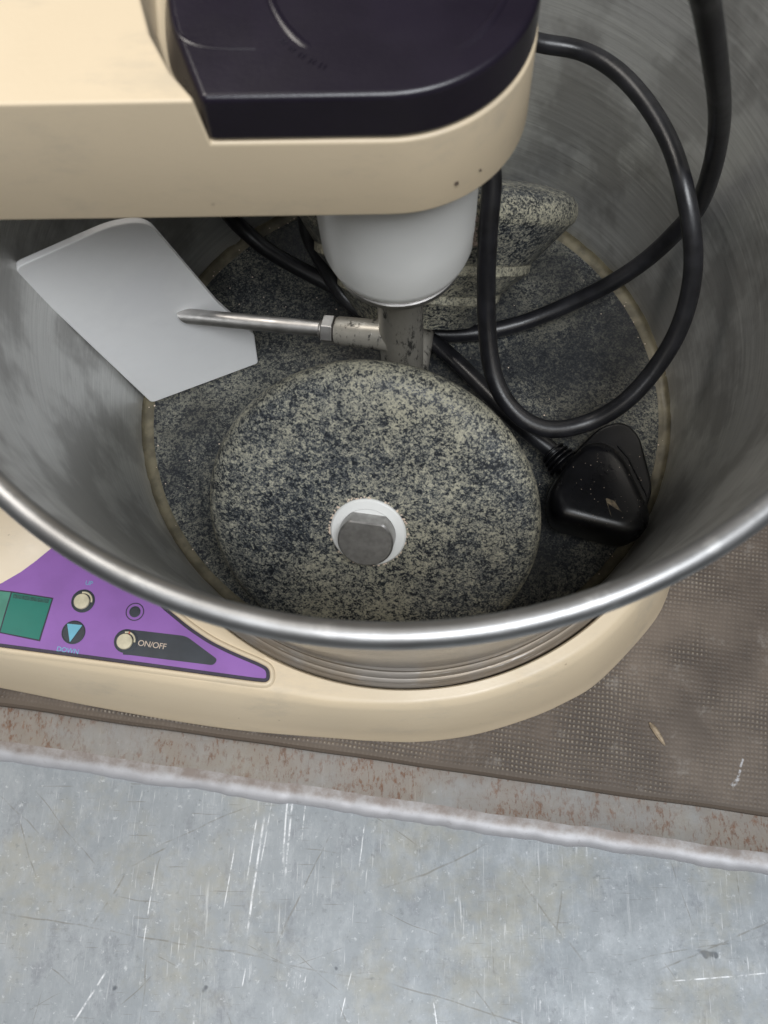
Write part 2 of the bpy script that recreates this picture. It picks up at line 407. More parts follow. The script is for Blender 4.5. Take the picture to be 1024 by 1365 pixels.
def spline(pts, sub=8, closed=False):
    P = [Vector(p) for p in pts]; out = []
    n = len(P)
    for i in range(n - 1):
        p0 = P[max(i - 1, 0)]; p1 = P[i]; p2 = P[i + 1]; p3 = P[min(i + 2, n - 1)]
        for k in range(sub):
            t = k / sub
            out.append(.5 * ((2 * p1) + (p2 - p0) * t + (2 * p0 - 5 * p1 + 4 * p2 - p3) * t * t + (3 * p1 - p0 - 3 * p2 + p3) * t ** 3))
    out.append(P[-1]); return out
def smooth_path(pts, it):
    P = [Vector(p) for p in pts]
    for _ in range(it):
        P = [P[0]] + [(P[i - 1] + P[i] * 2 + P[i + 1]) / 4 for i in range(1, len(P) - 1)] + [P[-1]]
    return P
def tube(bm, path, rad, n=20, caps=True):
    path = [Vector(p) for p in path]
    t0 = (path[1] - path[0]).normalized(); nrm = t0.orthogonal().normalized(); rings = []
    for i, p in enumerate(path):
        t = (path[min(i + 1, len(path) - 1)] - path[max(i - 1, 0)]).normalized()
        nrm = (nrm - t * nrm.dot(t)).normalized(); bn = t.cross(nrm)
        r = rad[i] if isinstance(rad, (list, tuple)) else rad
        rings.append([p + (nrm * math.cos(2 * PI * k / n) + bn * math.sin(2 * PI * k / n)) * r for k in range(n)])
    loft(bm, rings, True, caps, caps)
def along(a, b):
    """matrix (metres) whose Z axis runs from a to b (mm)"""
    a = Vector(a); b = Vector(b); d = (b - a).normalized()
    return Matrix.Translation(a * S) @ d.to_track_quat('Z', 'Y').to_matrix().to_4x4()
def lettering(name, body, size, loc, rot, mat, parent, depth=.05):
    cu = bpy.data.curves.new(name, 'FONT'); cu.body = body; cu.size = size * S; cu.extrude = depth * S
    cu.align_x = 'CENTER'; cu.align_y = 'CENTER'; cu.space_character = .95
    tmp = bpy.data.objects.new('tmp', cu); C.objects.link(tmp)
    bpy.context.view_layer.update()
    me = bpy.data.meshes.new_from_object(tmp.evaluated_get(bpy.context.evaluated_depsgraph_get()))
    bpy.data.objects.remove(tmp); me.materials.clear(); me.materials.append(mat)
    o = bpy.data.objects.new(name, me); C.objects.link(o)
    o.parent = parent
    o.matrix_basis = WORLD[parent.name].inverted() @ Matrix.Translation(Vector(loc) * S) @ Matrix.Rotation(rot, 4, 'Z')
    return o

# ------------------------------------------------------------------ the setting: floor and bench
bm = bmesh.new(); bmesh.ops.create_grid(bm, x_segments=1, y_segments=1, size=4000)
for v in bm.verts: v.co.z = -950
fl = finish('floor', bm, M['concrete']); tag(fl, kind='structure')

a8 = R(-7.8)
U = Vector((math.cos(a8), math.sin(a8), 0)); V = Vector((-U.y, U.x, 0))      # along the bench edge / away from the viewer
O = Vector((0, -130.6, 0))                                                   # on the front edge of the mat
def bp(u, v, z): return O + U * u + V * v + Vector((0, 0, z))
bench = reg(empty('metal_bench', bp(0, -100, -950)))
tag(bench, 'scratched galvanised metal bench with a raised rusty strip, under the mat and the grinder', 'workbench')
def edge_wave(u):
    return noise.noise(Vector((u * .045, 3.1, 0))) * 1.1 + noise.noise(Vector((u * .16, 7.7, 0))) * .55 + noise.noise(Vector((u * .5, 1.7, 0))) * .2
NU = 500; us = [-330 + 660 * i / NU for i in range(NU + 1)]
bm = bmesh.new()
rows = []
for v, z in ((420, -54), (3, -54), (-6, -54), (-10, -53.95), (-13.5, -53.7)):
    rows.append([bp(u, v + (edge_wave(u) * .6 if v < -13 else 0), z) for u in us])
loft(bm, rows, False); strip = finish('raised_strip', bm, M['strip'], bench)
bm = bmesh.new(); rows = []
for v, z in ((-13.5, -53.7), (-15, -53.75), (-16.6, -53.9), (-18.0, -54.15), (-19.3, -54.6), (-20.3, -55.2), (-21.0, -56.0), (-21.4, -57.4)):
    rows.append([bp(u, v + edge_wave(u) * (.6 if v > -14 else 1.0), z + noise.noise(Vector((u * .2, v * .2, 4))) * (.12 if -21 < v < -14 else 0)) for u in us])
loft(bm, rows, False); finish('rolled_lip', bm, M['lip'], bench)
bm = bmesh.new(); rows = []
for i in range(60):
    v = 10 - 430 * i / 59
    rows.append([bp(-330 + 660 * k / 80, v, -56.6 + .35 * noise.noise(Vector((k * .5, i * .5, 0)))) for k in range(81)])
loft(bm, rows, False); finish('lower_plate', bm, M['bench'], bench)
for u in (-320, 320):
    for v in (-400, 400):
        bm = bmesh.new(); q = bp(u, v, 0)
        prism(bm, [(q.x + a, q.y + b) for a, b in ((-15, -15), (15, -15), (15, 15), (-15, 15))], -950, -58)
        finish('leg', bm, M['frame'], bench, 1)

# ------------------------------------------------------------------ rubber mat, splinter
bm = bmesh.new()
NM = 160; um = [-328 + 656 * i / NM for i in range(NM + 1)]
def my(u): return noise.noise(Vector((u * .03, 0, 2))) * .5
rows = [[bp(u, my(u) * .8 + .2, -53.95) for u in um], [bp(u, my(u) - .2, -53.2) for u in um], [bp(u, my(u), -51.0) for u in um], [bp(u, my(u) + 1.0, -50.1) for u in um],
        [bp(u, my(u) + 3.2, -50.0) for u in um], [bp(u, 60, -50) for u in um], [bp(u, 400, -50) for u in um]]
loft(bm, rows, False)
mo = finish('rubber_mat', bm, M['mat']); tag(mo, 'worn brown rubber mat with a woven texture, lying on the bench under the grinder', 'mat')
bm = bmesh.new()
pth = [(95.6, -114.6, -49.4), (97.6, -117.6, -49.1), (99.4, -120.8, -49.2), (101, -123.4, -49.6)]
tube(bm, spline(pth, 4), [.3, .6, .9, 1.05, 1.1, 1.1, 1.05, 1.0, .9, .75, .6, .4, .2], 7)
so = finish('wood_splinter', bm, M['wood']); tag(so, 'small pale wood splinter lying on the brown mat', 'splinter')

# ------------------------------------------------------------------ the grinder body
gr = reg(empty('stone_grinder', (-60, 0, -50)))
tag(gr, 'cream tabletop stone grinder with purple control panel and dark purple head cap', 'grinder')
bottom = [(109, -57), (100.5, -74), (77.5, -98), (62, -107.5), (47, -113.8), (26.4, -119.8), (5.7, -122.5), (-12, -122.3), (-27, -121.3), (-66, -118.2), (-102, -113), (-133, -107.5), (-165, -101.3), (-290, -78)]
topo = [(103.5, -50), (96, -64), (79, -84), (64, -96), (47, -104.8), (28, -111.4), (10, -114.3), (-6, -115), (-27, -114), (-46, -111), (-77, -106.4), (-113, -101), (-151, -95.5), (-284, -74)]
def full(half, rr):
    arc = [(rr * math.cos(t), rr * math.sin(t)) for t in [R(-26 + 52 * i / 10) for i in range(11)]]
    pts = [p for p in half[::-1]] + arc + [(x, -y) for x, y in half]
    return pts
def ray_r(poly, th):
    d = Vector((math.cos(th), math.sin(th))); best = 0
    for i in range(len(poly)):
        a = Vector(poly[i]); b = Vector(poly[(i + 1) % len(poly)]); e = b - a
        den = d.x * e.y - d.y * e.x
        if abs(den) < 1e-9: continue
        t = (a.x * e.y - a.y * e.x) / den; s = (a.x * d.y - a.y * d.x) / den
        if t > 0 and -1e-6 <= s <= 1 + 1e-6: best = max(best, t)
    return best
def cm(poly, sub=6):
    n = len(poly); out = []
    for i in range(n):
        p0, p1, p2, p3 = [Vector(poly[(i + k) % n]) for k in (-1, 0, 1, 2)]
        if (p2 - p1).length > 60: out.append(p1); continue
        for k in range(sub):
            t = k / sub
            out.append(.5 * ((2 * p1) + (p2 - p0) * t + (2 * p0 - 5 * p1 + 4 * p2 - p3) * t * t + (3 * p1 - p0 - 3 * p2 + p3) * t ** 3))
    return out
pb = cm(full(bottom, 122.5)); pt_ = cm(full(topo, 115.2))
NA = 720
def ring_at(fn, z): return [(fn(t) * math.cos(t), fn(t) * math.sin(t), z) for t in [2 * PI * i / NA for i in range(NA)]]
rb = [ray_r(pb, 2 * PI * i / NA) for i in range(NA)]; rt = [ray_r(pt_, 2 * PI * i / NA) for i in range(NA)]
def smoothr(a):
    for _ in range(3): a = [(a[i - 1] + a[i] * 2 + a[(i + 1) % NA]) / 4 for i in range(NA)]
    return a
rb = smoothr(rb); rt = smoothr(rt)
def ringr(f, z): return [(f(i) * math.cos(2 * PI * i / NA), f(i) * math.sin(2 * PI * i / NA), z) for i in range(NA)]
bm = bmesh.new()
mixr = lambda k, o=0: (lambda i: rb[i] * k + rt[i] * (1 - k) + o)
rings = [ringr(mixr(1, -3), -50), ringr(mixr(1, -.2), -49.6), ringr(mixr(1, 0), -47.6), ringr(mixr(1, -.35), -46.8), ringr(mixr(.82), -36), ringr(mixr(.5), -24), ringr(mixr(.18), -14.6), ringr(mixr(.08, -.15), -12.9), ringr(mixr(0, -.5), -11.9), ringr(mixr(0, -1.2), -11.3)]
rings += [ringr(lambda i, k=k: (rt[i] - 1.2) * (1 - k) + 110.2 * k if rt[i] > 111.6 else 110.2 + (1 - k) * .2, -11.3 + k * .6) for k in (.3, .6, .9)]
rings += [ringr(lambda i: 109.6, -10.6), ringr(lambda i: 109.0, -11.2), ringr(lambda i: 108.7, -13), ringr(lambda i: 108.3, -24), ringr(lambda i: 60, -24)]
loft(bm, rings, True, True, False)
base = finish('base_housing', bm, M['cream'], gr, ang=50)
# rubber feet under the base
for x, y in ((60, -80), (60, 80), (-200, -60), (-200, 60)):
    bm = bmesh.new(); lathe(bm, [(9, 0), (9, 1.2), (8, 1.4)], 24, True, True)
    finish('rubber_foot', bm, M['rubber'], gr, mw=Matrix.Translation(Vector((x, y, -50.9)) * S))

# the raised cream bead around the panel, the panel, its windows and buttons
cop = [(119.0 * math.cos(t), 119.0 * math.sin(t)) for t in [R(a) for a in (-161, -157, -152, -147, -143, -139)]]
panel_out = [(-215, -85), (-154, -93.0), (-95, -100.7), (-54.3, -106.2), (-49.0, -106.6), (-49.2, -101.5), (-53.2, -99.4), (-63, -95.4), (-71.8, -91.2), (-80, -85.8)] + cop[::-1] + [(-117, -34), (-137.9, -52.6), (-153.9, -68.4), (-170, -76), (-215, -76)]
def offset(poly, d):
    n = len(poly); out = []
    ar = sum(poly[i][0] * poly[(i + 1) % n][1] - poly[(i + 1) % n][0] * poly[i][1] for i in range(n))
    sg = 1 if ar > 0 else -1
    for i in range(n):
        a = Vector(poly[i - 1]); p = Vector(poly[i]); b = Vector(poly[(i + 1) % n])
        e1 = (p - a).normalized(); e2 = (b - p).normalized()
        n1 = Vector((e1.y, -e1.x)) * sg; n2 = Vector((e2.y, -e2.x)) * sg
        q = (n1 + n2); q = q / max(.45, q.length) * 1.0; q.normalize()
        out.append(tuple(p + q * d / max(.5, q.dot(n1))))
    return out
pr = [0, 8, 8, 3, 2.6, 2.2, 3, 4, 4, 3] + [1] * len(cop) + [2, 3, 6, 6, 0]
po = rounded(panel_out, pr, 5)
bm = bmesh.new()
prof = [(2.2, -11.3), (1.7, -10.2), (.9, -9.75), (.25, -10.0), (0, -10.8)]
rings = [[(x, y, z) for x, y in offset(po, d)] for d, z in prof]
loft(bm, rings, True); finish('panel_bead', bm, M['cream'], gr, ang=60)
bm = bmesh.new(); prism(bm, offset(po, -.05), -11.4, -10.35)
panel = finish('control_panel', bm, M['ink'], gr)
bm = bmesh.new(); prism(bm, offset(po, -1.25), -10.6, -10.28)
finish('purple_overlay', bm, M['purple'], panel)
ZP = -10.28
def slab(name, pts, z0, z1, mat, parent, bevel=0): 
    bm = bmesh.new(); prism(bm, pts, z0, z1); return finish(name, bm, mat, parent, bevel)
win = [(-160, -71.3), (-148.9, -72.5), (-133.1, -75.0), (-136.0, -90.9), (-151.2, -87.8), (-160, -86.2)]
slab('window_border', offset(win, .45), ZP - .1, ZP + .08, M['ink'], panel)
slab('display_window', [(-148.7, -72.6), (-133.1, -75.1), (-136.1, -90.8), (-151.1, -87.9)], ZP, ZP + .2, M['green'], panel, .05)
slab('display_window', [(-160, -71.3), (-149.2, -72.5), (-151.6, -87.8), (-160, -86.2)], ZP, ZP + .16, M['palegreen'], panel, .05)
slab('display_header', [(-148.0, -73.1), (-134.0, -75.3), (-134.3, -76.8), (-148.2, -74.7)], ZP + .2, ZP + .24, M['darkgreen'], panel)
slab('on_off_label', rounded([(-104, -86.9), (-100.5, -87.1), (-80.9, -89.4), (-68.6, -98.2), (-70.0, -100.4), (-101.1, -96.6), (-104, -96.4)], [0, 0, 2, 1.6, 1.6, 0, 0]), ZP, ZP + .07, M['slate'], panel)
def button(x, y, kind):
    bm = bmesh.new(); lathe(bm, [(4.5, 0), (4.5, .16), (4.15, .2), (4.0, -.02)], 40)
    n = 40; bm.faces.new([bm.verts[i] for i in range(0)] or [bm.verts.new((4.05 * math.cos(2 * PI * i / n), 4.05 * math.sin(2 * PI * i / n), .03)) for i in range(n)])
    ring = finish('button_well', bm, M['slate'], panel, mw=Matrix.Translation(Vector((x, y, ZP + .05)) * S))
    if kind == 'arrow':
        bm = bmesh.new(); prism(bm, rounded([(-2.7, 3.3), (3.1, 2.7), (-.9, -3.8)], .3, 3), .04, .3)
        finish('down_arrow', bm, M['blue'], ring, mw=Matrix.Translation(Vector((x, y, ZP + .05)) * S))
    else:
        bm = bmesh.new(); lathe(bm, [(2.95, .0), (2.95, .9), (2.75, 1.15), (2.3, 1.25), (1.2, 1.2)], 32, False, True)
        b = finish('button_cap', bm, M['button'], ring, mw=Matrix.Translation(Vector((x - .35, y - .3, ZP + .05)) * S))
        bm = bmesh.new()
        for k in range(13):
            pass
        arcp = [(3.3 * math.cos(t), 3.3 * math.sin(t), .25) for t in [R(-10 + 110 * k / 12) for k in range(13)]]
        tube(bm, arcp, .38, 8); finish('worn_edge', bm, M['button'], ring, mw=Matrix.Translation(Vector((x, y, ZP + .05)) * S))
    return ring
button(-121.1, -75.9, 'cap'); button(-123.4, -88.0, 'arrow'); rg = button(-103.3, -91.3, 'cap')
bm = bmesh.new(); bmesh.ops.create_icosphere(bm, subdivisions=1, radius=.55)
finish('red_mark', bm, M['red'], rg, mw=Matrix.Translation(Vector((-102.2, -88.2, ZP + .3)) * S))
bm = bmesh.new(); lathe(bm, [(3.5, 0), (3.5, .06), (3.1, .06), (3.1, 0)], 40); finish('indicator_ring', bm, M['ink'], panel, mw=Matrix.Translation(Vector((-101, -80.1, ZP + .02)) * S))
bm = bmesh.new(); lathe(bm, [(2.15, 0), (2.15, .1), (1.75, .14), (1.7, .04)], 32, False, True); finish('indicator_light', bm, M['slate'], panel, mw=Matrix.Translation(Vector((-101, -80.1, ZP + .02)) * S))
tr = R(-8.2)
lettering('lettering', 'ON/OFF', 3.1, (-93.4, -92.8, ZP + .12), tr, M['creamtext'], panel)
lettering('lettering', 'UP', 2.4, (-119.6, -68.9, ZP + .06), tr, M['blue'], panel)
lettering('lettering', 'DOWN', 2.6, (-124.8, -94.9, ZP + .06), tr, M['blue'], panel)

# column
bm = bmesh.new(); rings = []
for z, dx, yy, rr in ((-11.2, -118, 76, 20), (-9.5, -121.5, 72, 20), (-5, -127, 66, 20), (3, -134, 58, 20), (16, -142, 50, 18), (40, -150, 43, 16), (90, -154, 38, 14), (166, -156, 34, 12)):
    q = rounded([(-262, -yy), (dx - 36, -yy), (dx, -yy + 34), (dx, yy - 34), (dx - 36, yy), (-262, yy)], [8, rr, rr, rr, rr, 8], 6)
    rings.append([(x, y, z) for x, y in q])
loft(bm, rings, True, False, True); finish('column', bm, M['cream'], gr, ang=60)

# head: one body with the recess for the cap cut into it
def stadium(x0, r, off=0, n=40):
    return [(x0, -r - off)] + [((r + off) * math.cos(t), (r + off) * math.sin(t)) for t in [R(-90 + 180 * i / n) for i in range(n + 1)]] + [(x0, r + off)]
bm = bmesh.new(); prism(bm, stadium(-262, 32.6), 165, 203)
head = finish('head_housing', bm, M['cream'], gr)
cutp = [(-35.5, -40), (-37.5, -31.5), (-42.5, -25), (-47.5, -15), (-51, -3), (-52.5, 8), (-51, 20), (-45, 40), (60, 40), (60, -40)]
bm = bmesh.new()
loft(bm, [[(x, y, 190.2) for x, y in cutp], [(x - (0 if x > 0 else 1.5), y, 206) for x, y in cutp]], True, True, True)
cut = finish('cutter', bm, M['cream'])
bo = head.modifiers.new('cut', 'BOOLEAN'); bo.object = cut; bo.operation = 'DIFFERENCE'; bo.solver = 'EXACT'
bv = head.modifiers.new('bevel', 'BEVEL'); bv.width = 2.5 * S; bv.segments = 4; bv.limit_method = 'ANGLE'; bv.angle_limit = R(40)
bpy.context.view_layer.update()
me = bpy.data.meshes.new_from_object(head.evaluated_get(bpy.context.evaluated_depsgraph_get()))
head.modifiers.clear(); head.data = me
for f in me.polygons: f.use_smooth = True
me.set_sharp_from_angle(angle=R(40))
bpy.data.objects.remove(cut)
# cap
cap_o = rounded([(-37.0, -32.3), (-41.0, -22), (-44.6, -12), (-46.5, 0), (-46.5, 14), (-42, 24), (-37, 32.3)], [0, 6, 8, 8, 8, 6, 0], 5)[::-1]
arc = [(32.3 * math.cos(t), 32.3 * math.sin(t)) for t in [R(-90 + 180 * i / 48) for i in range(49)]]
capo = arc + cap_o
fl = lambda k: [(x - (k * min(1, max(0, (-x - 36) / 8)) if x < -36 else 0), y) for x, y in capo]
bm = bmesh.new(); loft(bm, [[(x, y, 190.5) for x, y in fl(3.4)], [(x, y, 197) for x, y in fl(1.4)], [(x, y, 203.2) for x, y in fl(0)]], True, True, True)
cap = finish('head_cap', bm, M['cap'], gr, 1.5, 4)
bm = bmesh.new()
for a0, a1 in ((-62, 237),):
    ang = [R(a0 + (a1 - a0) * i / 90) for i in range(91)]
    rings = []
    for i, t in enumerate(ang):
        k = min(1, min(i, 90 - i) / 10)
        rings.append([((r_) * math.cos(t), r_ * math.sin(t), 203.1 + h * k) for r_, h in ((26.4, -.3), (25.9, .45), (25.0, .75), (24.3, .5), (23.8, -.3))])
    loft(bm, rings, False)
finish('raised_ring', bm, M['cap'], cap, ang=60)
bm = bmesh.new(); rings = []
pth = spline([(-44, -11, 203.15), (-42.2, -16, 203.2), (-38.5, -18.6, 203.2), (-33, -19.6, 203.2), (-26.5, -19.8, 203.15)], 6)
tube(bm, [p_ - Vector((0, 0, .25)) for p_ in pth], .5, 8); finish('moulded_ridge', bm, M['cap'], cap)
# worn raised characters, only their strokes are left
bm = bmesh.new()
for k, a in enumerate((-139, -133.5, -128, -122.5, -117.5)):
    t = R(a); c0 = Vector((27.8 * math.cos(t), 27.8 * math.sin(t), 203.3)); e = Vector((math.cos(t), math.sin(t), 0)); g = Vector((-e.y, e.x, 0))
    for (p, q) in [((-1, -.6), (1, -.6)), ((-1, .6), (1, .6)), ((0, -.6), (0, .6))][:2 + k % 2]:
        tube(bm, [c0 + e * p[0] * .7 + g * p[1] * .8, c0 + e * q[0] * .7 + g * q[1] * .8], .13, 6)
finish('worn_embossing', bm, M['cap'], cap)
# white hub under the head, and its metal lip
bm = bmesh.new(); lathe(bm, [(22.3, 166), (22.3, 125), (22.1, 112), (21.4, 109), (19.8, 105.6), (18.0, 104.2), (16.5, 103.9)], 96, False, True)
finish('spindle_hub', bm, M['white'], gr, ang=60)
bm = bmesh.new(); lathe(bm, [(17.6, 105.0), (19.6, 104.2), (19.4, 102.0), (17.6, 101.1), (9, 101.1)], 96, False, True)
finish('hub_lip', bm, M['metal'], gr, ang=60)
for x, y, z, r_, nm in ((14.9, -29.2, 172.0, .55, 0), (20.3, -25.8, 172, .3, 0)):
    bm = bmesh.new(); bmesh.ops.create_icosphere(bm, subdivisions=2, radius=r_)
    for v in bm.verts: v.co = v.co * (1 + .4 * noise.noise(v.co * 3)); v.co.z *= .6
    finish('dirt_spot', bm, M['grime'], gr, mw=Matrix.Translation(Vector((x, y, z)) * S))
bm = bmesh.new()
for k in range(16):
    mm = Matrix.Translation((21.9 + random.uniform(-.2, .5), -4 + random.uniform(-1.2, 1.2), 118 + random.uniform(-5, 5)))
    r = bmesh.ops.create_icosphere(bm, subdivisions=1, radius=random.uniform(.4, .9), matrix=mm)
finish('grease_crumb', bm, M['grime'], gr)

# ------------------------------------------------------------------ the drum
dr = reg(empty('grinding_drum', (0, 0, -20)))
tag(dr, 'round stainless steel drum with a granite floor, holding the rollers and the black cord', 'drum')
bm = bmesh.new()
prof = [(60, -14), (101.5, -14), (101.9, -10)]
inner = [(96, -.8), (100.6, -.8), (101.6, .2), (102.2, 3), (106.5, 30), (112, 62), (117.3, 94), (121.6, 122), (124.4, 144), (127.4, 153.8)]
outer = [(128.4, 153.6), (125.9, 144), (123.1, 122), (118.8, 94), (113.5, 62), (108, 30), (104.0, 4), (103.2, -2), (102.4, -5)]
lathe(bm, inner, 220); finish('drum_wall', bm, M['steel'], dr, ang=70)
bm = bmesh.new(); lathe(bm, outer, 220); finish('outer_shell', bm, M['shell'], dr, ang=70)
bm = bmesh.new()
n = 22; lathe(bm, [(129.6 + 2.95 * math.cos(2 * PI * k / n), 155.2 + 2.95 * math.sin(2 * PI * k / n)) for k in range(n + 1)], 220)
finish('rolled_rim', bm, M['rim'], dr, ang=70)
bm = bmesh.new(); lathe(bm, [(60, -16), (60, -1.2), (97.9, -1.2), (98.3, -.6), (97.9, -.05), (60, 0), (14, 0), (14, -2)], 160)
finish('granite_floor', bm, M['floor_stone'], dr, ang=40)
bm = bmesh.new()
ring = []
for k, (r_, z) in enumerate([(97.4, -.5), (98.4, .1), (99.4, .3), (100.8, .5), (101.6, 1.6), (102.1, 2.6)]):
    ring.append([((r_ + .5 * noise.noise(Vector((math.cos(t) * 14, math.sin(t) * 14, k)))) * math.cos(t), (r_ + .5 * noise.noise(Vector((math.cos(t) * 14, math.sin(t) * 14, k)))) * math.sin(t), z) for t in [2 * PI * i / 300 for i in range(300)]])
loft(bm, ring); finish('sealant_ring', bm, M['seal'], dr, ang=70)
bm = bmesh.new(); lathe(bm, [(102.4, -4.5), (103.4, -5.2), (103.6, -7.0), (103.0, -7.6), (103.2, -8.2), (104.8, -8.8), (105.3, -9.6), (104.9, -10.4), (105.2, -10.9), (106.2, -11.2), (106.8, -12), (106.6, -12.8), (107.3, -13.4), (108.0, -14), (106, -20), (60, -20)], 220)
finish('drum_foot', bm, M['foot_steel'], dr, ang=40)

# ------------------------------------------------------------------ rollers, shaft, scraper arm
ra = reg(empty('roller_assembly', (0, 0, 0)))
tag(ra, 'pair of granite rollers on a steel shaft with a white scraper blade, inside the drum', 'grinding rollers')
BETA = R(39.5)
def roller(cx, cy, first):
    h = math.hypot(cx, cy); cz = 42.6 if first else 44.2
    n = Vector((cx / h * math.cos(BETA), cy / h * math.cos(BETA), math.sin(BETA)))
    c0 = Vector((cx, cy, cz))
    mw = along(c0, c0 + n)
    bm = bmesh.new()
    # z runs outwards along the axle; z = 0 is where the outline is widest
    prof = [(12, -46), (22.5, -46), (30.3, -36.2), (31, -35.6), (31.3, -32.8), (31.8, -32.2), (40.2, -24.2), (40.8, -23.6), (41.0, -20.4), (41.6, -19.8), (53.0, -5.5), (54.6, -3.8), (55.2, -1.5), (55.2, 0), (54.6, 2.4), (52.8, 4.6), (49.5, 6.2), (42, 7.6), (30, 8.2), (13, 8.4)]
    lathe(bm, prof, 160, True, True)
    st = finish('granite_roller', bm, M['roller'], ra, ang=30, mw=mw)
    bm = bmesh.new(); nn = 64; rr_ = [[], [], []]
    lathe(bm, [(12.4, 8.0), (12.4, 9.0), (11.9, 9.5), (9.2, 9.7), (8.8, 9.3)], 72, False, True)
    finish('axle_bushing', bm, M['white'], ra, ang=40, mw=mw)
    # axle end with one flat ground on its upper side
    up = mw.to_3x3().inverted() @ Vector((0, 0, 1)); ua = math.atan2(up.y, up.x)
    pts = []
    for k in range(96):
        t = 2 * PI * k / 96
        rr = 9.0; d = math.cos(t - ua)
        if d > .80: rr = min(9.0, 7.2 / d)
        pts.append((rr * math.cos(t), rr * math.sin(t)))
    # both shaft end and bushing sit a little low on the axle line
    bm = bmesh.new(); loft(bm, [[(x, y, z) for x, y in (pts if s == 0 else [(x * (1 - s), y * (1 - s)) for x, y in pts])] for z, s in ((9, 0), (14.6, 0), (15.1, .06))], True, False, True)
    fe = finish('axle_end', bm, M['dullend'], ra, ang=25, mw=mw)
    # crust of dust around the bushing
    bm = bmesh.new()
    for k in range(90):
        t = random.uniform(0, 2 * PI); r0 = random.uniform(12.2, 13.1)
        bmesh.ops.create_icosphere(bm, subdivisions=1, radius=random.uniform(.2, .5), matrix=Matrix.Translation((r0 * math.cos(t), r0 * math.sin(t), 8.4)))
    d = finish('dust_crust', bm, M['creamtext'], st, mw=mw); tag(d, kind='stuff')
    return n
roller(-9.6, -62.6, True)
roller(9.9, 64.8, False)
bm = bmesh.new(); lathe(bm, [(7.5, 2), (7.5, 101.5)], 48, True, True); finish('drive_shaft', bm, M['worn'], ra)
# block joining the two axles at the shaft's foot
bm = bmesh.new(); tube(bm, [(-4.5, -29, 14), (4.5, 29, 14)], 8, 24); finish('axle', bm, M['worn'], ra)
a0 = Vector((-4, -.5, 54.5)); a1 = Vector((-77.6, 12.9, 46.6)); dd = (a1 - a0).normalized()
L0 = (a1 - a0).length
bm = bmesh.new(); tube(bm, [a0, a0 + dd * 5, a0 + dd * 18.2, a0 + dd * 18.8], [5.6, 5.1, 4.9, 4.5], 32); finish('arm_socket', bm, M['worn'], ra, ang=50)
bm = bmesh.new()
pp = []; rr = []
for k in range(22): pp.append(a0 + dd * (18 + k * .32)); rr.append(2.9 if k % 2 else 3.25)
tube(bm, pp, rr, 24); finish('threaded_end', bm, M['metal'], ra, ang=20)
mwn = along(a0 + dd * 19.3, a1)
bm = bmesh.new(); hx = [(5.2 * math.cos(R(60 * k + 12)), 5.2 * math.sin(R(60 * k + 12))) for k in range(6)]
prism(bm, hx, 0, 4.0); finish('hex_nut', bm, M['metal'], ra, .35, 2, mw=mwn)
bm = bmesh.new(); tube(bm, [a0 + dd * (24 + (L0 - 24) * k / 10) for k in range(11)], 2.7, 28)
# slanting cut at the tip
for v in bm.verts:
    q = v.co - a1
    if q.dot(dd) > -1:
        v.co += dd * (q.z * .9 - 1.0)
finish('scraper_rod', bm, M['metal'], ra, ang=40)
# scraper blade: a plate in an upright plane behind the rod, tapered wall-side edge
A = Vector((-99.5, 2.4, .8)); ux = Vector((.9235, .3836, 0)).normalized(); D = Vector((-118.2, 1.0, 98))
def on_plane(px, pz):          # x and z in mm give the point on the blade's plane
    e2 = D - A; s = (pz - A.z) / e2.z; q = A + e2 * s; k = (px - q.x) / ux.x; return q + ux * k
out = [on_plane(-99.5, .8), on_plane(-58.2, .8), on_plane(-57.0, 20), on_plane(-62, 34), on_plane(-66, 46), on_plane(-78.5, 97), on_plane(-88.5, 100.5), on_plane(-118.4, 97), on_plane(-118.0, 90)]
nrm = ux.cross((D - A).normalized()).normalized()
if nrm.y > 0: nrm = -nrm
e2 = nrm.cross(ux).normalized()
if e2.z < 0: e2 = -e2
flat = [((q - A).dot(ux), (q - A).dot(e2)) for q in out]
fr = rounded(flat, [2, 1.5, 1, 0, 0, 12, 8, 3, 2], 6)
bm = bmesh.new()
loft(bm, [[A + ux * a + e2 * b + nrm * h for a, b in fr] for h in (-1.3, 1.3)], True, True, True)
finish('scraper_blade', bm, M['blade'], ra, .5, 2)

# ------------------------------------------------------------------ cord and plug
pc = reg(empty('power_cord', (70, -40, 2)))
tag(pc, 'coiled black power cord with a three-pin plug lying inside the drum', 'power cord')
cA = [(-178, 44, 30), (-172, 62, 45), (-150, 84, 105), (-112, 96, 172), (-60, 88, 218), (-5, 62, 244), (35, 20, 256), (50, -8, 248), (56.5, -18, 232.0), (61.3, -14.8, 212.0), (65.7, -6.1, 200.0), (71.3, -0.3, 185.0), (78.4, 7.8, 165.0), (90.8, 25.4, 128.0), (97.5, 33.8, 98.0), (100.5, 39.4, 70.0), (98.4, 41.5, 56.0), (91.6, 41.5, 38.0), (79.8, 38.2, 26.0), (64.2, 35.4, 15.0), (47.4, 31.5, 8.0), (29.9, 28.2, 6.0), (15.2, 28.2, 5.0), (1.9, 30.4, 5.0), (-11.5, 39.5, 6.0), (-24.3, 46.7, 8.0), (-50.5, 60.2, 12.0), (-60.8, 67.1, 16.0), (-67.0, 70.7, 22.0), (-69.7, 71.2, 30.0), (-69.7, 69.4, 42.0), (-64.3, 66.8, 56.0)]
cM1 = [(-42, 99.5, 66), (-15, 104, 82), (15, 100, 92), (32, 93, 96)]
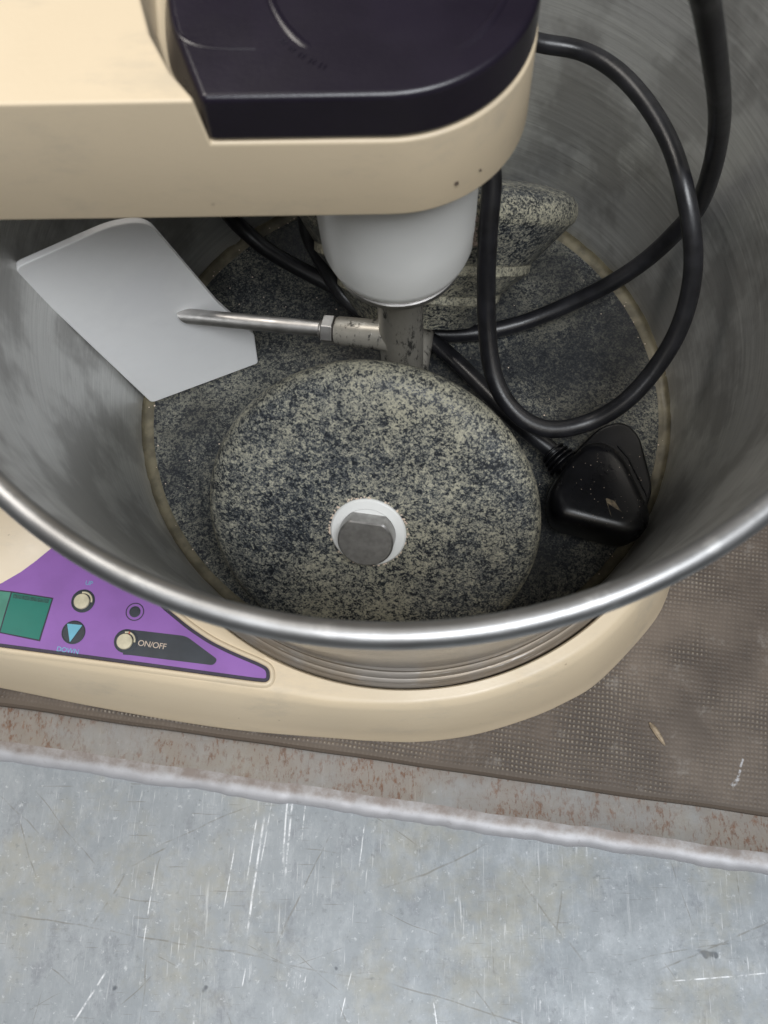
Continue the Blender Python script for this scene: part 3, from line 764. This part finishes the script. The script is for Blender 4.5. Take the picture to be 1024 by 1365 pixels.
cB = [(44.9, 82.9, 98.0), (58.4, 81.3, 97.0), (70.0, 72.6, 97.0), (78.7, 59.4, 97.0), (85.7, 44.7, 95.0), (89.5, 29.8, 92.0), (93.5, 17.2, 82.0), (95.1, 8.2, 70.0), (93.1, -0.9, 57.0), (87.2, -9.1, 46.0), (77.8, -17.9, 38.0), (67.1, -21.7, 30.0), (53.8, -25.1, 30.0), (43.1, -23.0, 33.0), (35.1, -16.0, 38.0), (31.0, -7.4, 44.0), (29, 3.5, 56.0), (28.2, 13.0, 72.0), (28.2, 21.0, 90.0), (28.6, 30, 104.0)]
cM2 = [(20, 40, 115), (0, 46, 118), (-20, 48, 104), (-32, 52, 72)]
cC = [(-35.9, 53.8, 40.0), (-31.0, 49.4, 24.0), (-22.7, 39.4, 13.0), (-11.4, 31.5, 12.0), (-1.0, 27.0, 11.0), (8.4, 23.9, 11.0), (18.0, 14.9, 12.0), (29.1, 1.1, 14.0), (42.2, -15.8, 16.0), (54.3, -25.6, 14.0), (59, -31, 13.5)]
path = smooth_path(spline(cA + cM1 + cB + cM2 + cC, 8), 12)
bm = bmesh.new(); tube(bm, path, 3.15, 20); finish('cord', bm, M['cord'], pc, ang=70)
top = [(50.6, -46.0), (57.5, -34.4), (66.0, -25.6), (74.0, -26.3), (79.4, -33.4), (86.9, -54.0), (84.6, -59.5), (78.6, -62.8), (64.6, -58.8), (52.0, -54.9)]
bs = [(52, -40), (63.1, -24.1), (73.6, -13.3), (82.7, -11.0), (88.2, -16.8), (90.0, -27.8), (91.6, -38.5), (87.4, -49.1), (80.6, -57.4), (71.4, -58.3), (54, -53.0)]
bm = bmesh.new()
r1 = rounded(top, 4, 4)
cx = sum(p[0] for p in r1) / len(r1); cy = sum(p[1] for p in r1) / len(r1)
sc = lambda k, z, dx=0: [(cx + (x - cx) * k + dx, cy + (y - cy) * k, z) for x, y in r1]
loft(bm, [sc(.93, 8), sc(.99, 14), sc(1.0, 20), sc(.97, 22.4), sc(.92, 24.2), sc(.84, 25.2), sc(.7, 25.7)], True, True, True)
plug = finish('plug_body', bm, M['black'], pc, ang=60)
bm = bmesh.new(); prism(bm, rounded(bs, 4, 4), 2.2, 8.6); finish('plug_face', bm, M['black'], pc, 1.6, 3)
bm = bmesh.new(); tube(bm, [(56, -28, 13.5), (57.5, -29.7, 13.5), (59, -31.5, 13.5), (62, -35, 14)], [3.6, 4.4, 5.6, 6.5], 24); finish('strain_relief', bm, M['black'], pc)
bm = bmesh.new(); lb = rounded([(70.5, -49.0), (73.5, -50.2), (77.5, -57.5), (77.2, -60.8), (73.6, -59.6), (71.8, -55)], .8, 3)
prism(bm, lb, 25.2, 25.9); 
for v in bm.verts: v.co.z += .25 * noise.noise(v.co * .6) - max(0, (-v.co.y - 56)) * .35
finish('torn_label', bm, M['tape'], plug)
bm = bmesh.new()
for k in range(6):
    x, y = 64 + k * 1.7, -46.5 + k * 1.9
    tube(bm, [(x, y, 25.85), (x + 1.1, y - 1.5, 25.85)], .16, 5)
    if k % 2: tube(bm, [(x + .2, y + .5, 25.85), (x + .9, y + .2, 25.85)], .14, 5)
finish('worn_embossing', bm, M['black'], plug)
for k in range(4):
    q = Vector((54.6 + k * 1.15, -26.3 - k * 1.4, 13.5)); d = Vector((.62, -.78, 0))
    bm = bmesh.new(); tube(bm, [q, q + d * .7], 5.0 + k * .45, 24); finish('grip_rib', bm, M['black'], pc, .2)
bm = bmesh.new(); tube(bm, [(76, -29.5, 26.1), (79.5, -34.5, 26.1), (85.0, -49, 25.9)], .35, 6); finish('moulded_ridge', bm, M['black'], plug)
bm = bmesh.new()
for k in range(46):
    x, y = random.uniform(60, 84), random.uniform(-60, -30)
    bmesh.ops.create_icosphere(bm, subdivisions=1, radius=random.uniform(.06, .17), matrix=Matrix.Translation((x, y, 25.7)))
d_ = finish('dust_specks', bm, M['creamtext'], plug); tag(d_, kind='stuff')
# little crumbs of dried paste on the stone floor and along the sealant
bm = bmesh.new()
for k in range(150):
    t = random.uniform(-1.2, 3.9); r_ = random.choice((random.uniform(30, 96), random.uniform(96.5, 100)))
    bmesh.ops.create_icosphere(bm, subdivisions=1, radius=random.uniform(.12, .38), matrix=Matrix.Translation((r_ * math.cos(t), r_ * math.sin(t), .5 if r_ > 97 else .15)) @ Matrix.Diagonal((1, 1, .5, 1)))
d_ = finish('dried_crumbs', bm, M['creamtext'], dr); tag(d_, kind='stuff')
